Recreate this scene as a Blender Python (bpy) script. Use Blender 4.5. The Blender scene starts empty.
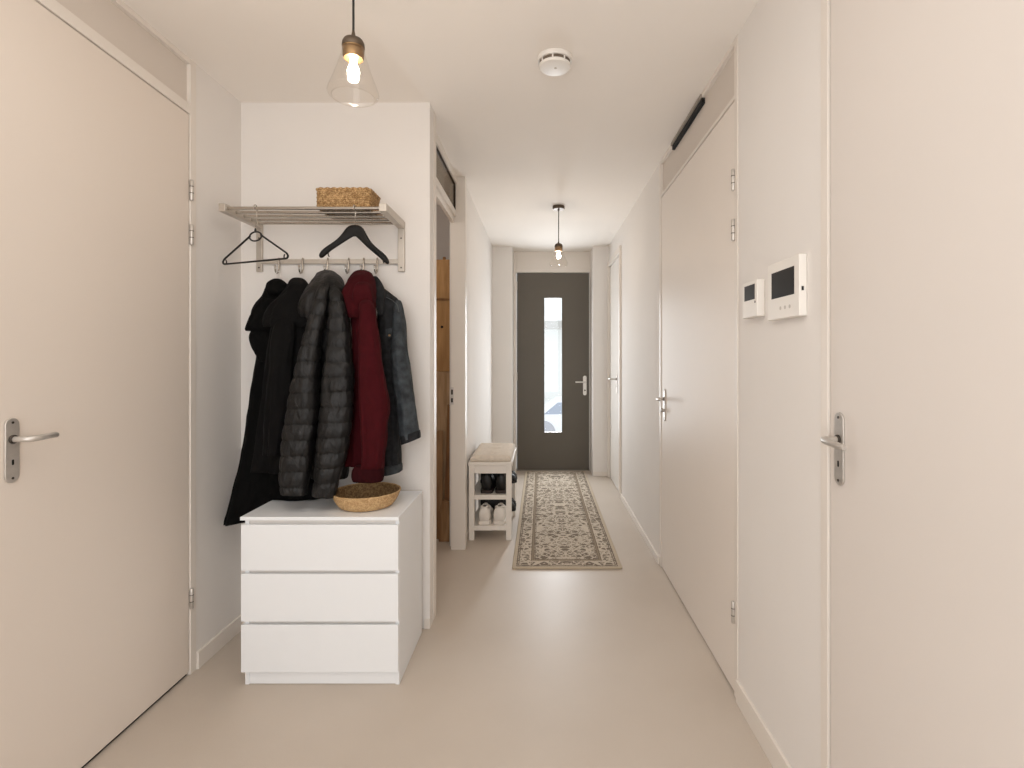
import bpy, bmesh, math, random
from mathutils import Vector, noise, Matrix
PI = math.pi
scn = bpy.context.scene
COL = scn.collection
random.seed(7)

# ------------------------------------------------------------------ camera constants
F = 520.0; VX = 541.0; VY = 358.0; CAMZ = 1.34

def at(x, y, Y):
    """unproject: the point at depth Y seen at photo position x, y"""
    return Vector(((x-VX)*Y/F, Y, CAMZ-(y-VY)*Y/F))

# ------------------------------------------------------------------ helpers
def lin(c):
    c = c/255.0
    return c/12.92 if c <= 0.04045 else ((c+0.055)/1.055)**2.4
def rgb(r, g, b): return (lin(r), lin(g), lin(b), 1.0)

class MB:
    def __init__(s): s.v = []; s.f = []; s.att = None
    def add(s, vs, fs):
        o = len(s.v); s.v += [Vector(v) for v in vs]; s.f += [tuple(i+o for i in f) for f in fs]
        return s
    def box(s, x0, x1, y0, y1, z0, z1):
        vs = [(x0,y0,z0),(x1,y0,z0),(x1,y1,z0),(x0,y1,z0),(x0,y0,z1),(x1,y0,z1),(x1,y1,z1),(x0,y1,z1)]
        return s.add(vs, [(0,3,2,1),(4,5,6,7),(0,1,5,4),(1,2,6,5),(2,3,7,6),(3,0,4,7)])
    def loft(s, rings, cap0=True, cap1=True, closed=False):
        n = len(rings[0]); vs = [p for r in rings for p in r]; fs = []
        m = len(rings)
        for i in range(m if closed else m-1):
            a = i*n; b = ((i+1) % m)*n
            for j in range(n):
                k = (j+1) % n
                fs.append((a+j, a+k, b+k, b+j))
        if not closed:
            if cap0: fs.append(tuple(reversed(range(n))))
            if cap1: fs.append(tuple((m-1)*n+j for j in range(n)))
        return s.add(vs, fs)
    def tube(s, path, r, seg=10, closed=False):
        path = [Vector(p) for p in path]; n = len(path)
        rad = r if isinstance(r, (list, tuple)) else [r]*n
        rings = []; up = None
        for i, p in enumerate(path):
            if closed: d = path[(i+1) % n]-path[i-1]
            else: d = path[min(i+1, n-1)]-path[max(i-1, 0)]
            d.normalize()
            if up is None:
                up = Vector((0,0,1)) if abs(d.z) < 0.9 else Vector((1,0,0))
            u = (up - d*up.dot(d))
            if u.length < 1e-6: u = d.orthogonal()
            u.normalize(); w = d.cross(u); up = u
            rings.append([p + (u*math.cos(2*PI*k/seg) + w*math.sin(2*PI*k/seg))*rad[i] for k in range(seg)])
        return s.loft(rings, closed=closed)
    def lathe(s, prof, c, seg=40, axis='z', cap0=False, cap1=False):
        c = Vector(c); rings = []
        for r, h in prof:
            ring = []
            for k in range(seg):
                a = 2*PI*k/seg; ca, sa = r*math.cos(a), r*math.sin(a)
                if axis == 'z': ring.append(c+Vector((ca, sa, h)))
                elif axis == 'x': ring.append(c+Vector((h, ca, sa)))
                else: ring.append(c+Vector((sa, h, ca)))
            rings.append(ring)
        return s.loft(rings, cap0, cap1)
    def prism(s, poly, off):
        """poly: list of 3d points, extruded by the vector off"""
        off = Vector(off); a = [Vector(p) for p in poly]
        return s.loft([a, [p+off for p in a]])

ORG = {}
def origin_of(o):
    while o.parent: o = o.parent
    return ORG.get(o.name, Vector((0,0,0)))

def obj(name, mb, mat, parent=None, smooth=35, bevel=0.0, subsurf=0, base=True, seg=2):
    me = bpy.data.meshes.new(name)
    if parent is not None: off = origin_of(parent)
    else:
        xs = [v.x for v in mb.v]; ys = [v.y for v in mb.v]; zs = [v.z for v in mb.v]
        off = Vector(((min(xs)+max(xs))/2, (min(ys)+max(ys))/2, min(zs)))
    me.from_pydata([tuple(v-off) for v in mb.v], [], mb.f); me.update()
    bm = bmesh.new(); bm.from_mesh(me)
    bmesh.ops.recalc_face_normals(bm, faces=bm.faces[:]); bm.to_mesh(me); bm.free()
    if mb.att:
        at_ = me.attributes.new('seam', 'FLOAT', 'POINT'); at_.data.foreach_set('value', mb.att)
    o = bpy.data.objects.new(name, me); COL.objects.link(o)
    if parent is not None: o.parent = parent
    else:
        o.location = off; ORG[o.name] = off
    for m in (mat if isinstance(mat, (list, tuple)) else [mat]): me.materials.append(m)
    if smooth:
        for p in me.polygons: p.use_smooth = True
        if smooth < 180 and not subsurf: me.set_sharp_from_angle(angle=math.radians(smooth))
    if bevel:
        b = o.modifiers.new('bevel', 'BEVEL'); b.width = bevel; b.segments = seg
        b.limit_method = 'ANGLE'; b.angle_limit = math.radians(40)
        b.harden_normals = True
    if subsurf:
        m = o.modifiers.new('sub', 'SUBSURF'); m.levels = subsurf; m.render_levels = subsurf
    return o

def thing(name, label, cat, loc, group=None):
    o = bpy.data.objects.new(name, None); COL.objects.link(o)
    o.empty_display_size = 0.05
    o.location = loc; ORG[o.name] = Vector(loc)
    o['label'] = label; o['category'] = cat
    if group: o['group'] = group
    return o
def tag(o, label, cat, group=None, kind=None):
    o['label'] = label; o['category'] = cat
    if group: o['group'] = group
    if kind: o['kind'] = kind
    return o
def struct(name, mb, mat, label, cat, bevel=0.0, smooth=0):
    o = obj(name, mb, mat, bevel=bevel, smooth=smooth or (35 if bevel else 0))
    o['kind'] = 'structure'; o['label'] = label; o['category'] = cat
    return o

# ------------------------------------------------------------------ materials
def mat(name, col, rough=0.5, metal=0.0, spec=0.5, noise_scale=0, noise_amt=0.0, bump=0.0, bump_scale=200, sheen=0.0, coat=0.0, col2=None):
    m = bpy.data.materials.new(name); m.use_nodes = True
    nt = m.node_tree; b = nt.nodes['Principled BSDF']
    b.inputs['Base Color'].default_value = col
    b.inputs['Roughness'].default_value = rough
    b.inputs['Metallic'].default_value = metal
    b.inputs['Specular IOR Level'].default_value = spec
    if sheen: b.inputs['Sheen Weight'].default_value = sheen
    if coat: b.inputs['Coat Weight'].default_value = coat
    tc = nt.nodes.new('ShaderNodeTexCoord')
    if noise_scale:
        n = nt.nodes.new('ShaderNodeTexNoise'); n.inputs['Scale'].default_value = noise_scale
        n.inputs['Detail'].default_value = 6
        r = nt.nodes.new('ShaderNodeValToRGB')
        c2 = col2 or tuple([max(0, c*(1-noise_amt)) for c in col[:3]]+[1])
        r.color_ramp.elements[0].color = c2; r.color_ramp.elements[1].color = col
        r.color_ramp.elements[0].position = 0.3; r.color_ramp.elements[1].position = 0.7
        nt.links.new(tc.outputs['Object'], n.inputs['Vector'])
        nt.links.new(n.outputs['Fac'], r.inputs['Fac'])
        nt.links.new(r.outputs['Color'], b.inputs['Base Color'])
    if bump:
        n2 = nt.nodes.new('ShaderNodeTexNoise'); n2.inputs['Scale'].default_value = bump_scale
        n2.inputs['Detail'].default_value = 3
        bp = nt.nodes.new('ShaderNodeBump'); bp.inputs['Strength'].default_value = bump
        bp.inputs['Distance'].default_value = 0.002
        nt.links.new(tc.outputs['Object'], n2.inputs['Vector'])
        nt.links.new(n2.outputs['Fac'], bp.inputs['Height'])
        nt.links.new(bp.outputs['Normal'], b.inputs['Normal'])
    return m
def emit(name, col, strength):
    m = bpy.data.materials.new(name); m.use_nodes = True
    nt = m.node_tree; nt.nodes.clear()
    e = nt.nodes.new('ShaderNodeEmission'); e.inputs[0].default_value = col; e.inputs[1].default_value = strength
    o = nt.nodes.new('ShaderNodeOutputMaterial'); nt.links.new(e.outputs[0], o.inputs[0])
    return m
def glass(name, tint=(1,1,1,1), refl=1.0, rough=0.02, ior=1.45, haze=0.0):
    """thin clear glass: see-through with fresnel reflections"""
    m = bpy.data.materials.new(name); m.use_nodes = True
    nt = m.node_tree; nt.nodes.clear()
    t = nt.nodes.new('ShaderNodeBsdfTransparent'); t.inputs[0].default_value = tint
    g = nt.nodes.new('ShaderNodeBsdfGlossy'); g.inputs['Roughness'].default_value = rough
    fr = nt.nodes.new('ShaderNodeLayerWeight'); fr.inputs['Blend'].default_value = 0.5
    pw = nt.nodes.new('ShaderNodeMath'); pw.operation = 'POWER'; pw.inputs[1].default_value = 4.0
    mu = nt.nodes.new('ShaderNodeMath'); mu.operation = 'MULTIPLY_ADD'; mu.inputs[1].default_value = .38*refl; mu.inputs[2].default_value = .035*refl
    nt.links.new(fr.outputs['Facing'], pw.inputs[0])
    mx = nt.nodes.new('ShaderNodeMixShader'); o = nt.nodes.new('ShaderNodeOutputMaterial')
    nt.links.new(pw.outputs[0], mu.inputs[0]); nt.links.new(mu.outputs[0], mx.inputs[0])
    nt.links.new(t.outputs[0], mx.inputs[1]); nt.links.new(g.outputs[0], mx.inputs[2])
    nt.links.new(mx.outputs[0], o.inputs[0])
    return m

WALL = mat('wall_paint', rgb(229,225,221), 0.75, spec=0.25, noise_scale=3, noise_amt=0.02, bump=0.10, bump_scale=130)
CEIL = mat('ceiling_paint', rgb(243,238,232), 0.8, spec=0.2, noise_scale=2, noise_amt=0.02, bump=0.12, bump_scale=110)
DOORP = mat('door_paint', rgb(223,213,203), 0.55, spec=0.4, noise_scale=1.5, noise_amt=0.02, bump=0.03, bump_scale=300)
TRIM = mat('trim_paint', rgb(227,220,212), 0.42, spec=0.4, noise_scale=4, noise_amt=0.02)
TRANS = mat('transom_paint', rgb(212,203,194), 0.5, spec=0.3, noise_scale=2, noise_amt=0.03)
GAP = mat('shadow_gap', rgb(70,58,48), 0.9)
BLACKGAP = mat('dark_void', rgb(14,12,11), 0.9)
STEEL = mat('brushed_steel', rgb(208,203,197), 0.42, metal=0.75, noise_scale=60, noise_amt=0.12)
RACKM = mat('satin_rack_metal', rgb(196,188,178), 0.36, metal=0.55, noise_scale=40, noise_amt=0.08)
CHROME = mat('polished_rod', rgb(188,182,174), 0.16, metal=0.95)
SCREW = mat('screw_dark', rgb(70,64,58), 0.45, metal=0.6)
DWHITE = mat('dresser_white', rgb(232,235,238), 0.38, spec=0.4, noise_scale=3, noise_amt=0.01)
GREYDOOR = mat('front_door_grey', rgb(98,92,83), 0.48, spec=0.35, noise_scale=2, noise_amt=0.06, bump=0.03)
BRASS = mat('aged_brass', rgb(150,120,84), 0.38, metal=0.75, noise_scale=30, noise_amt=0.25)
BRONZE = mat('dark_bronze', rgb(98,84,70), 0.45, metal=0.6, noise_scale=30, noise_amt=0.2)
CORD = mat('black_cord', rgb(28,24,22), 0.7)
GLS = glass('shade_glass', (0.985,0.975,0.96,1), 1.0, 0.015)
PANE = glass('window_glass', (0.97,0.98,0.98,1), 0.7, 0.01)
TGLS = glass('transom_glass', (0.62,0.58,0.52,1), 0.9, 0.05)
BULBG = emit('bulb_glow', (1.0,0.84,0.68,1), 150)
FILA = emit('filament_glow', (1.0,0.85,0.62,1), 130)
PLW = mat('white_plastic', rgb(232,228,222), 0.4, noise_scale=5, noise_amt=0.01)
PLB = mat('grey_print', rgb(196,190,183), 0.5)
SCREEN = mat('dark_screen', rgb(24,21,20), 0.3, spec=0.12, noise_scale=3, noise_amt=0.3)
BLK = mat('black_plastic', rgb(14,14,15), 0.42)
BLKM = mat('black_hanger', rgb(9,9,9), 0.6, spec=.3, noise_scale=20, noise_amt=0.2)

def floor_mat():
    m = mat('poured_floor', rgb(184,171,156), 0.33, spec=0.45)
    nt = m.node_tree; b = nt.nodes['Principled BSDF']
    tc = nt.nodes.new('ShaderNodeTexCoord')
    n1 = nt.nodes.new('ShaderNodeTexNoise'); n1.inputs['Scale'].default_value = 1.6; n1.inputs['Detail'].default_value = 8
    n2 = nt.nodes.new('ShaderNodeTexNoise'); n2.inputs['Scale'].default_value = 320; n2.inputs['Detail'].default_value = 3
    r1 = nt.nodes.new('ShaderNodeValToRGB'); r1.color_ramp.elements[0].color = rgb(190,178,165); r1.color_ramp.elements[1].color = rgb(200,189,177)
    r1.color_ramp.elements[0].position = .3; r1.color_ramp.elements[1].position = .7
    r2 = nt.nodes.new('ShaderNodeValToRGB'); r2.color_ramp.elements[0].color = (.94,.94,.94,1); r2.color_ramp.elements[1].color = (1.03,1.03,1.03,1)
    r2.color_ramp.elements[0].position = .35; r2.color_ramp.elements[1].position = .65
    mx = nt.nodes.new('ShaderNodeMix'); mx.data_type = 'RGBA'; mx.blend_type = 'MULTIPLY'; mx.inputs[0].default_value = 0.9
    for n in (n1, n2): nt.links.new(tc.outputs['Object'], n.inputs['Vector'])
    nt.links.new(n1.outputs['Fac'], r1.inputs['Fac']); nt.links.new(n2.outputs['Fac'], r2.inputs['Fac'])
    nt.links.new(r1.outputs['Color'], mx.inputs['A']); nt.links.new(r2.outputs['Color'], mx.inputs['B'])
    nt.links.new(mx.outputs['Result'], b.inputs['Base Color'])
    mr = nt.nodes.new('ShaderNodeMapRange'); mr.inputs[3].default_value = .38; mr.inputs[4].default_value = .5
    nt.links.new(n1.outputs['Fac'], mr.inputs[0]); nt.links.new(mr.outputs[0], b.inputs['Roughness'])
    return m
FLOOR = floor_mat()

# ------------------------------------------------------------------ room shell
XL, XR, H = -1.485, 0.77, 2.605
YB, YC, YF = -1.3, 2.575, 5.9      # behind the camera, coat wall, end of the hall
XH = -0.55                          # left side of the narrow hall

fl = MB().box(-1.75, 1.0, YB-.1, 6.32, -0.1, 0.0)
struct('floor', fl, FLOOR, 'beige poured seamless floor running down the hallway', 'floor')
ce = MB().box(-1.75, 1.0, YB-.1, 6.32, H, H+0.1)
struct('ceiling', ce, CEIL, 'smooth off-white painted ceiling of the hallway', 'ceiling')

# left wall: short piece between the left door and the coat wall, and the piece behind the camera
w = MB(); w.box(XL-.1, XL, 2.236, YC, 0, H); w.box(XL-.1, XL, YB, 1.29, 0, H); w.box(XL-.1, XL-.045, 1.29, 2.236, 0, H)
struct('wall_left', w, WALL, 'white left wall around the big left door', 'wall')
# coat wall
w = MB(); w.box(XL-.1, XH, YC, YC+.1, 0, H)
struct('wall_coats', w, WALL, 'white wall behind the coat rack and chest of drawers', 'wall')
w = MB(); w.box(XH-.1, XH, YC+.1, 2.66, 0, H); w.box(XH-.1, XH, 3.70, YF, 0, H)
struct('wall_hall_left', w, WALL, 'white left wall of the narrow hall behind the shoe bench', 'wall')
w = MB()
w.box(XR, XR+.1, YB, .40, 0, H); w.box(XR, XR+.1, 1.425, 2.03, 0, H); w.box(XR, XR+.1, 3.372, 4.98, 0, H); w.box(XR, XR+.1, 5.872, YF, 0, H)
w.box(XR+.045, XR+.1, .40, 1.425, 0, H); w.box(XR+.045, XR+.1, 2.03, 3.372, 0, H); w.box(XR+.045, XR+.1, 4.98, 5.872, 0, H)
w.box(XR, XR+.045, 4.98, 5.872, 2.42, H)
struct('wall_right', w, WALL, 'white right wall with three flush doors', 'wall')
# end of the hall with the niche of the front door
w = MB(); w.box(-.65, -.325, YF, 6.3, 0, H); w.box(.588, XR+.1, YF, 6.3, 0, H)
struct('wall_front', w, WALL, 'white end wall pieces on both sides of the grey front door', 'wall')
# behind the camera: wall with a big window opening
w = MB(); w.box(XL-.1, XR+.1, YB-.1, YB, 0, .35); w.box(XL-.1, XR+.1, YB-.1, YB, 2.45, H)
w.box(XL-.1, -1.2, YB-.1, YB, .35, 2.45); w.box(.5, XR+.1, YB-.1, YB, .35, 2.45)
struct('wall_back', w, WALL, 'white wall with a window behind the viewer', 'wall')
fr = MB(); fr.box(-1.2,-1.15,YB-.08,YB-.02,.35,2.45); fr.box(.45,.5,YB-.08,YB-.02,.35,2.45); fr.box(-1.15,.45,YB-.08,YB-.02,.35,.4); fr.box(-1.15,.45,YB-.08,YB-.02,2.4,2.45); fr.box(-.375,-.325,YB-.08,YB-.02,.4,2.4)
win = struct('window_1', fr, TRIM, 'white window frame behind the viewer', 'window')
obj('window_pane', MB().box(-1.15,.45,YB-.055,YB-.05,.4,2.4), PANE, win, smooth=0)
# closet beyond the open doorway
w = MB(); w.box(XL-.1, XL, YC+.1, 4.35, 0, H); w.box(XL-.1, XH-.1, 4.3, 4.4, 0, H)
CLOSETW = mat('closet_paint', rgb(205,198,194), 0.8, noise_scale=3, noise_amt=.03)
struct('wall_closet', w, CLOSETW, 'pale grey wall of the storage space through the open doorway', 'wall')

# baseboards
def base(name, mb, label): return struct(name, mb, TRIM, label, 'baseboard', bevel=0.002)
base('baseboard_left', MB().box(XL, XL+.012, 2.238, YC, 0, .075), 'low white baseboard along the left wall beside the chest of drawers')
base('baseboard_coats', MB().box(-.578, XH, YC-.006, YC, 0, .05), 'short white baseboard at the corner of the coat wall')
base('baseboard_right', MB().box(XR-.012, XR, 1.43, 2.028, 0, .085), 'white baseboard on the right wall between the two large doors')
base('baseboard_hall_right', MB().box(XR-.012, XR, 3.374, 4.978, 0, .05), 'white baseboard on the right wall beyond the large door')
base('baseboard_hall_left', MB().box(XH, XH+.010, 3.72, YF, 0, .05), 'white baseboard behind the shoe bench')
m = MB(); m.box(-.54, -.325, YF-.012, YF, 0, .05); base('baseboard_front_left', m, 'white baseboard of the end wall left of the front door')
m = MB(); m.box(.588, XR, YF-.012, YF, 0, .05); base('baseboard_front_right', m, 'white baseboard of the end wall right of the front door')

# ---- door frames (trim)
def frame_side(name, X, s, y0, y1, zt, panel_z, label, near=True, t=.035, slope=0):
    """frame of a full height door on a side wall; s=+1 the wall faces -X, s=-1 faces +X"""
    m = MB(); a, b = (X-.003*s, X+.045*s)
    lo, hi = min(a,b), max(a,b)
    m.box(lo, hi, y1, y1+t, 0, H)
    m.box(lo, hi, y0-t, y0, 0, H)
    m.prism([(lo,y0,zt+slope),(lo,y1,zt),(lo,y1,panel_z),(lo,y0,panel_z+slope)], (hi-lo,0,0))   # bar over the door
    m.box(lo, hi, y0, y1, H-.022, H)
    tr = struct(name, m, TRIM, label, 'door frame', bevel=.0015)
    a, b = (X+.014*s, X+.04*s)
    p = obj('transom_panel', MB().box(min(a,b), max(a,b), y0, y1, panel_z-.005, H-.022), TRANS, tr, smooth=0)
    a, b = (X+.036*s, X+.044*s)
    obj('shadow_gap', MB().box(min(a,b), max(a,b), y0, y1, 0.001, zt), GAP, tr, smooth=0)
    return tr
frame_side('trim_1', XL, -1, 1.325, 2.2, 2.371, 2.412, slope=.03, label= 'painted frame and blind transom around the big left door')
t2 = frame_side('trim_2', XR, 1, 2.065, 3.337, 2.37, 2.385, 'painted frame and blind transom around the right door with the vent')
frame_side('trim_3', XR, 1, .44, 1.392, 2.37, 2.40, 'painted frame of the nearest right door')
# vent slot over the right door
v = MB(); v.box(XR-.014, XR+.014, 2.49, 3.04, 2.552, 2.592)
vg = thing('vent_grille', 'long dark ventilation slot above the right door under the ceiling', 'vent', (XR, 2.765, 2.552))
obj('frame', MB().box(XR-.010, XR+.0138, 2.48, 3.05, 2.582, 2.598), mat('vent_grey', rgb(150,140,130), .5), vg, smooth=0)
obj('opening', MB().box(XR-.002, XR+.0138, 2.485, 3.045, 2.558, 2.582), BLACKGAP, vg, smooth=0)
# far right door frame
m = MB(); m.box(XR-.02, XR+.045, 4.98, 5.03, 0, 2.42); m.box(XR-.02, XR+.045, 5.83, 5.872, 0, 2.42); m.box(XR-.02, XR+.045, 5.03, 5.83, 2.36, 2.42)
struct('trim_4', m, TRIM, 'white casing of the far right door next to the front door', 'door frame', bevel=.002)
# open doorway on the left with glazed transom
m = MB()
m.box(-.630, -.528, 3.63, 3.70, 0, H)                 # far jamb
m.box(-.630, XH+.003, 2.66, 2.72, 0, H)               # near jamb
m.box(-.630, -.592, 2.72, 3.63, 2.325, 2.367)         # bar
m.box(-.630, -.606, 2.72, 3.63, 2.285, 2.325)
m.box(-.630, -.585, 2.72, 3.63, 2.553, H)
tr5 = struct('trim_5', m, TRIM, 'white frame of the open doorway on the left with a glazed transom', 'door frame', bevel=.002)
m = MB(); m.box(-.612, -.596, 2.72, 3.63, 2.367, 2.370).box(-.612, -.596, 2.72, 3.63, 2.550, 2.553).box(-.612, -.596, 3.622, 3.63, 2.373, 2.547)
obj('glazing_bead', m, GAP, tr5, smooth=0)
obj('transom_pane', MB().box(-.606, -.602, 2.72, 3.622, 2.373, 2.547), TGLS, tr5, smooth=0)
sp = obj('strike_plate', MB().box(-.632, -.610, 3.6275, 3.6305, 1.015, 1.135), STEEL, tr5, smooth=0)
obj('latch_hole', MB().box(-.627, -.615, 3.6268, 3.6278, 1.085, 1.12).box(-.627, -.615, 3.6268, 3.6278, 1.03, 1.06), BLACKGAP, sp, smooth=0)

# ---- door hardware
def stadium(u0, u1, v0, v1, n=10):
    r = (u1-u0)/2; c = (u0+u1)/2; pts = []
    for k in range(n+1):
        a = PI*k/n; pts.append((c+r*math.cos(a), v1-r+r*math.sin(a)))
    for k in range(n+1):
        a = PI+PI*k/n; pts.append((c+r*math.cos(a), v0+r+r*math.sin(a)))
    return pts
def side_handle(door, X, s, y, z0, z1, zl, ldir, llen=.105, w=.04, out=.05, lz=0.0):
    """handle on a side-wall door: X the door face, s=+1 -> sticks out to -X"""
    pl = MB().prism([(X, y+u, v) for u, v in stadium(-w/2, w/2, z0, z1)], (-.006*s, 0, 0))
    h = obj('door_handle', pl, STEEL, door, bevel=.002)
    xo = X-.006*s
    p = [(xo, y, zl), (X-out*.6*s, y, zl), (X-out*.9*s, y+ldir*.004, zl), (X-out*s, y+ldir*.02, zl+lz*.1), (X-out*s, y+ldir*llen*.5, zl+lz*.5), (X-out*s, y+ldir*llen, zl+lz), (X-out*s, y+ldir*(llen+.004), zl+lz)]
    obj('lever', MB().tube(p, [.0085,.0085,.0085,.0085,.0085,.0082,.006], 14), STEEL, h, smooth=60)
    obj('rose', MB().lathe([(.0125,0),(.0125,-.004*s),(.0105,-.006*s)], (xo, y, zl), 20, 'x', True, True), SCREW, h)
    zk = zl-(zl-z0)*.52
    obj('keyhole', MB().prism([(xo-.0003*s, y+u, v) for u, v in stadium(-.003, .003, zk-.009, zk+.007)], (-.0006*s,0,0)), BLACKGAP, h)
    for zz in (z0+.013, z1-.013):
        obj('screw', MB().lathe([(.0035,0),(.0035,-.0012*s)], (xo, y, zz), 12, 'x', True, True), SCREW, h)
def hinge(door, X, s, y, z, h=.086):
    g = obj('hinge', MB().lathe([(.006,0),(.0078,.003),(.0078,h-.003),(.006,h)], (X-.009*s, y, z-h/2), 12, 'z', True, True).box(min(X-.001*s, X-.006*s), max(X-.001*s, X-.006*s), y-.003, y+.003, z-h/2, z+h/2), STEEL, door)
    for q in (-.014, .014):
        obj('knuckle_joint', MB().lathe([(.0081,0),(.0081,.003)], (X-.009*s, y, z+q), 12, 'z', True, True), SCREW, g)

d = struct('door_1', MB().prism([(XL-.034,1.330,.014),(XL-.034,2.195,.014),(XL-.034,2.195,2.368),(XL-.034,1.330,2.398)], (.032,0,0)), DOORP, 'large plain cream flush door on the left with lever handle', 'door', bevel=.002)
side_handle(d, XL-.002, -1, 1.458, .990, 1.172, 1.112, 1, llen=.078, out=.055, lz=.002)
for z in (2.05, 1.862, .322): hinge(d, XL-.002, -1, 2.2, z)
obj('gap_shadow', MB().box(XL-.034, XL-.012, 1.33, 2.195, .0005, .0135), BLACKGAP, d, smooth=0)

d = struct('door_2', MB().box(XR+.002, XR+.034, 2.070, 3.332, .008, 2.366), mat('door_paint_lit', rgb(231,223,215), 0.5, spec=0.4, noise_scale=1.5, noise_amt=0.02, bump=0.03, bump_scale=300), 'wide cream flush door on the right under the dark vent slot', 'door', bevel=.002)  # same door paint, lightened to stand in for more light on this door
side_handle(d, XR+.002, 1, 3.24, .948, 1.147, 1.085, -1, llen=.105, out=.052)
kn = MB().lathe([(.012,0),(.012,-.016),(.009,-.018)], (XR-.007, 3.24, 1.015), 16, 'x', True, True)
obj('thumb_turn', kn, STEEL, d)
for z in (2.047, 1.848, .331): hinge(d, XR+.002, 1, 2.065, z)

d = struct('door_3', MB().box(XR+.002, XR+.034, .446, 1.387, .008, 2.366), mat('door_paint_cool_lit', rgb(219,212,206), 0.55, spec=0.4, noise_scale=1.5, noise_amt=0.02, bump=0.03, bump_scale=300), 'plain cream flush door nearest on the right with steel lever', 'door', bevel=.002)  # same door paint, with the cooler light near the viewer put into its colour
side_handle(d, XR+.002, 1, 1.340, 1.012, 1.200, 1.130, -1, llen=.10, out=.051, lz=-.004)

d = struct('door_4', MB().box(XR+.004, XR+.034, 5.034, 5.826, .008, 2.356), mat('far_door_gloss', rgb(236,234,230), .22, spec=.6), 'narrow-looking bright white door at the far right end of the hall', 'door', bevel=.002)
side_handle(d, XR+.004, 1, 5.30, .98, 1.18, 1.125, 1, llen=.1, out=.07)

# front door
d = MB(); gx0, gx1, gz0, gz1 = .036, .252, .452, 2.058; y0, y1 = 6.20, 6.245
d.box(-.287, gx0, y0, y1, .012, 2.352); d.box(gx1, .574, y0, y1, .012, 2.352)
d.box(gx0, gx1, y0, y1, .012, gz0); d.box(gx0, gx1, y0, y1, gz1, 2.352)
fd = struct('door_5', d, GREYDOOR, 'dark grey front door with a tall narrow window at the end of the hall', 'door')
obj('glass_pane', MB().box(gx0, gx1, 6.220, 6.226, gz0, gz1), PANE, fd, smooth=0)
bd = MB(); e = .008
bd.box(gx0-e, gx0+.004, 6.194, 6.2, gz0-e, gz1+e).box(gx1-.004, gx1+e, 6.194, 6.2, gz0-e, gz1+e).box(gx0+.004, gx1-.004, 6.194, 6.2, gz0-e, gz0+.004).box(gx0+.004, gx1-.004, 6.194, 6.2, gz1-.004, gz1+e)
obj('glazing_bead', bd, GREYDOOR, fd, smooth=0)
hx = .522
hp = obj('door_handle', MB().prism([(hx+u, 6.2, v) for u, v in stadium(-.021, .021, .895, 1.13)], (0,-.01,0)), mat('white_aluminium', rgb(225,222,216), .35, metal=.4), fd, bevel=.002)
obj('lever', MB().tube([(hx,6.19,1.055),(hx,6.155,1.055),(hx-.01,6.145,1.055),(hx-.06,6.143,1.055),(hx-.115,6.143,1.055)], .009, 12), bpy.data.materials['white_aluminium'], hp, smooth=60)
obj('lock_cylinder', MB().lathe([(.009,0),(.009,-.006)], (hx,6.19,.955), 16, 'y', True, True), SCREW, hp)
for z in (2.2, 1.12, .25):
    obj('hinge', MB().lathe([(.009,0),(.009,.1)], (-.290, 6.194, z-.05), 12, 'z', True, True), STEEL, fd)
m = MB(); m.box(-.325, -.292, 6.185, 6.26, 0, H); m.box(.579, .588, 6.185, 6.26, 0, H); m.box(-.292, .579, 6.185, 6.26, 2.357, 2.395); m.box(-.292, .579, 6.2, 6.25, 2.395, H)
m.box(.576, .588, 6.185, 6.2, 0, 2.357)
struct('trim_6', m, TRIM, 'white frame and blind panel around the grey front door', 'door frame', bevel=.002)
struct('trim_7', MB().box(-.292, .579, 6.19, 6.30, 0, .010), mat('threshold', rgb(120,112,104), .5), 'low grey threshold under the front door', 'threshold', bevel=.002)

# ------------------------------------------------------------------ outside the front door
GND = mat('pale_paving', rgb(232,232,230), .8, noise_scale=8, noise_amt=.05)
struct('ground', MB().box(-14, 14, 6.33, 60, -1.0, -.9), GND, 'bright pale street outside the front door', 'ground')
bl = thing('house', 'overexposed pale house across the street seen through the door glass', 'building', (1.2, 30, -.9))
HW = mat('pale_render', rgb(240,240,238), .85, noise_scale=2, noise_amt=.02); HR = mat('grey_roof', rgb(200,197,193), .8, noise_scale=5, noise_amt=.1)
obj('wall', MB().box(-9, 10, 29, 36, -.9, 2.9), HW, bl, smooth=0)
obj('roof', MB().prism([(-9.6,28.2,2.9),(-9.6,36.6,2.9),(-9.6,32.5,6.5)], (20.2,0,0)), HW, bl, smooth=0)
obj('eaves', MB().box(-9.6, 2.0, 27.9, 28.2, 2.9, 3.35), HR, bl, smooth=0)
cr = thing('parked_car', 'pale car with bluish windscreen parked outside, seen through the door glass', 'car', (.55, 14, -.9))
CB = mat('car_paint', rgb(244,244,246), .3, coat=.5); CG = mat('car_glass', rgb(172,180,196), .2); CT = mat('car_tyre', rgb(185,185,192), .8)
prof = [(-.75,-.62),(-.7,-.28),(-.1,-.13),(.35,.24),(1.6,.28),(2.3,-.08),(2.75,-.12),(2.8,-.62)]
obj('body', MB().prism([(.05+a, 13.3, b) for a, b in prof], (0,1.6,0)), CB, cr, bevel=.06)
obj('windscreen', MB().prism([(.05+a, 13.29, b) for a, b in [(.02,-.10),(.38,.2),(.9,.21),(.9,-.09)]], (0,1.62,0)), CG, cr)
for a in (.0, 2.1):
    obj('wheel', MB().lathe([(.30,0),(.32,.03),(.32,.2),(.30,.22)], (.05+a, 13.25, -.58), 24, 'y', True, True), CT, cr)
    obj('wheel', MB().lathe([(.30,0),(.32,.03),(.32,.2),(.30,.22)], (.05+a, 14.72, -.58), 24, 'y', True, True), CT, cr)

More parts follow.
